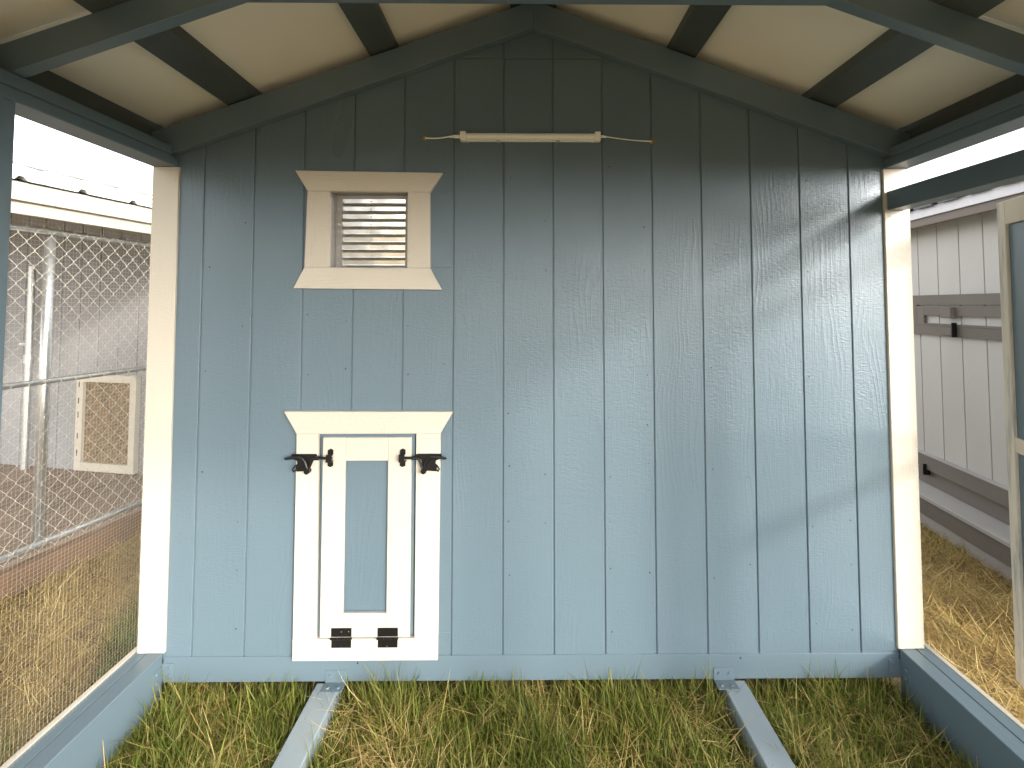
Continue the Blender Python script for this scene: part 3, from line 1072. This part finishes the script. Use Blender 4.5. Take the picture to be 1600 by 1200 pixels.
def ribbons(px, py, h, wid, lean, az, curl, tint, zbase, seg=4):
    """upright curved blades, one tapering ribbon each"""
    n = len(px)
    ts = np.linspace(0, 1, seg + 1)
    V = np.zeros((n, 2 * seg + 1, 3), np.float32)
    dx, dy = np.cos(az), np.sin(az)
    wx, wy = -np.sin(az), np.cos(az)
    tw = rng.uniform(-0.9, 0.9, n)
    for k, t in enumerate(ts):
        ang = lean + curl * t
        hor = h * t * np.sin(np.clip(lean + curl * t * 0.6, 0, 2.4))
        ver = h * t * np.cos(np.clip(lean + curl * t * 0.6, 0, 2.0))
        cx, cy, cz = px + dx * hor, py + dy * hor, zbase + ver
        w = wid * (1 - t ** 1.8) * (0.75 + 0.5 * min(1, t * 4)) * 0.5
        ex = wx * np.cos(tw) + dx * np.sin(tw)
        ey = wy * np.cos(tw) + dy * np.sin(tw)
        if k < seg:
            V[:, 2 * k, 0] = cx - ex * w
            V[:, 2 * k, 1] = cy - ey * w
            V[:, 2 * k, 2] = cz
            V[:, 2 * k + 1, 0] = cx + ex * w
            V[:, 2 * k + 1, 1] = cy + ey * w
            V[:, 2 * k + 1, 2] = cz
        else:
            V[:, 2 * k, 0], V[:, 2 * k, 1], V[:, 2 * k, 2] = cx, cy, cz
    nv = 2 * seg + 1
    base = (np.arange(n) * nv)[:, None]
    q = []
    for k in range(seg - 1):
        q.append(base + np.array([[2 * k, 2 * k + 1, 2 * k + 3, 2 * k + 2]]))
    F4 = np.concatenate(q)
    F3 = base + np.array([[2 * seg - 2, 2 * seg - 1, 2 * seg]])
    return V.reshape(-1, 3), F4, F3, np.repeat(tint, nv)


def patch(x, y, f=1.0, ph=0.0):
    return 0.5 + 0.25 * np.sin(x * 5.1 * f + ph) * np.cos(y * 6.3 * f - ph * 1.7) + 0.25 * np.sin(x * 11.3 * f + y * 9.7 * f + ph * 2.1)


def clear_boards(x, y, pad=0.004):
    ok = np.ones(len(x), bool)
    for x0, x1 in ((-0.845, -0.751), (0.7355, 0.8295)):
        ok &= ~((x > x0 - pad) & (x < x1 + pad) & (y < 0))
    for s in (-1, 1):
        ok &= ~((s * x > 1.446 - pad) & (s * x < 1.576 + pad))
    return ok


def clumped(n, x0, x1, y0, y1, cl=0.6, spread=0.02, nc=None):
    nc = nc or n // 14
    cx, cy = rng.uniform(x0, x1, nc), rng.uniform(y0, y1, nc)
    idx = rng.integers(0, nc, n)
    m = rng.random(n) < cl
    x = np.where(m, cx[idx] + rng.normal(0, spread, n), rng.uniform(x0, x1, n))
    y = np.where(m, cy[idx] + rng.normal(0, spread, n), rng.uniform(y0, y1, n))
    ok = (x > x0) & (x < x1) & (y > y0) & (y < y1)
    return x[ok], y[ok]


def grass(name, label, specs, mat, cat):
    Vs, Q, T, C = [], [], [], []
    off = 0
    for s in specs:
        v, f4, f3, c = s
        Vs.append(v)
        Q.append(f4 + off)
        T.append(f3 + off)
        C.append(c)
        off += len(v)
    o = raw_mesh(name, np.concatenate(Vs), np.concatenate(Q), mat, None, np.concatenate(C), np.concatenate(T))
    tag(o, label, cat, None, 'stuff')
    return o


def green(n, x0, x1, y0, y1, hlo, hhi, keep=None, tlo=0.0, thi=0.9, wid=(0.0022, 0.0052), bend=1.0):
    x, y = clumped(n, x0, x1, y0, y1)
    ok = clear_boards(x, y)
    if keep is not None:
        ok &= rng.random(len(x)) < keep(x, y)
    x, y = x[ok], y[ok]
    m = len(x)
    h = rng.uniform(hlo, hhi, m) * (0.65 + 0.6 * patch(x, y, 1.3, 2.0))
    tint = np.clip(rng.normal(0.45 + 0.25 * (patch(x, y, 0.8, 0.4) - 0.5), 0.2, m), tlo, thi)
    lean = np.abs(rng.normal(0.22, 0.22, m))
    curl = np.abs(rng.normal(0.75, 0.55, m)) * bend
    return ribbons(x, y, h, rng.uniform(*wid, m), lean, rng.uniform(0, 2 * math.pi, m), curl, tint, -0.01)


def straw(n, x0, x1, y0, y1, zlo, zhi, lo=0.05, hi=0.22, keep=None, wid=(0.0012, 0.0032), clump=0.5):
    x, y = clumped(n, x0, x1, y0, y1, clump, 0.035)
    ok = clear_boards(x, y, 0.01)
    if keep is not None:
        ok &= rng.random(len(x)) < keep(x, y)
    x, y = x[ok], y[ok]
    m = len(x)
    h = rng.uniform(lo, hi, m)
    tint = np.clip(rng.normal(0.52 + 0.5 * (patch(x, y, 0.9, 1.1) - 0.5), 0.24, m), 0, 1)
    lean = rng.normal(1.36, 0.16, m)
    curl = rng.normal(0.25, 0.45, m)
    az = rng.uniform(0, 2 * math.pi, m)
    # keep stalks on their own side of the sills
    ex = x + np.cos(az) * h
    cross = (np.sign(np.abs(x) - 1.51) != np.sign(np.abs(ex) - 1.51))
    az = np.where(cross, az + math.pi, az)
    return ribbons(x, y, h, rng.uniform(*wid, m), lean, az, curl, tint, rng.uniform(zlo, zhi, m), 4)


grass('lawn_grass', 'long green grass growing inside the run between the floor joists', [
    green(44000, -1.445, 1.445, -0.62, 0.06, 0.06, 0.15),
    green(2600, -1.44, 1.44, -0.62, 0.0, 0.13, 0.21, bend=0.8),
    green(700, -1.44, 1.44, -0.10, -0.012, 0.16, 0.24, bend=0.4),
    green(26000, -1.445, 1.445, -3.0, -0.62, 0.06, 0.15),
], 'green', 'grass')
grass('dry_straw', 'tan dry straw matted among the green grass inside the run', [
    straw(12000, -1.44, 1.44, -0.62, 0.03, 0.005, 0.075, 0.05, 0.20, lambda x, y: 0.25 + 0.75 * (patch(x, y, 0.9, 1.1) > 0.5)),
    straw(9000, -1.44, 1.44, -3.0, -0.62, 0.005, 0.07),
], 'straw', 'straw')
grass('cut_hay', 'tan dead grass and hay lying on the ground outside both sides of the run', [
    straw(52000, -3.4, -1.58, -0.9, 2.0, 0.0, 0.035, 0.06, 0.24),
    straw(48000, 1.58, 3.1, -0.9, 2.4, 0.0, 0.035, 0.05, 0.20),
    straw(14000, -6, -1.58, -4.0, -0.9, 0.0, 0.03),
    straw(14000, 1.58, 6, -4.0, -0.9, 0.0, 0.03),
], 'straw', 'hay')
grass('grass_tufts', 'sparse green grass tufts poking through the dead grass outside the run', [
    green(22000, -2.1, -1.58, -0.9, 1.2, 0.07, 0.17, lambda x, y: np.clip((x + 2.05) / 0.35, 0, 1) * (patch(x, y, 0.7, 0.2) > 0.42)),
    green(2500, -3.0, -1.7, -0.9, 1.6, 0.03, 0.09, lambda x, y: 0.3 + 0 * x),
    green(6000, 1.58, 2.9, -0.8, 2.2, 0.03, 0.10, lambda x, y: 0.08 + 0.55 * (patch(x, y, 0.8, 2.6) > 0.66)),
    green(3500, 2.5, 2.95, -0.8, 2.2, 0.05, 0.14, lambda x, y: np.clip((x - 2.45) / 0.3, 0, 1) * 0.8 * (y > 1.0)),
], 'green', 'grass')
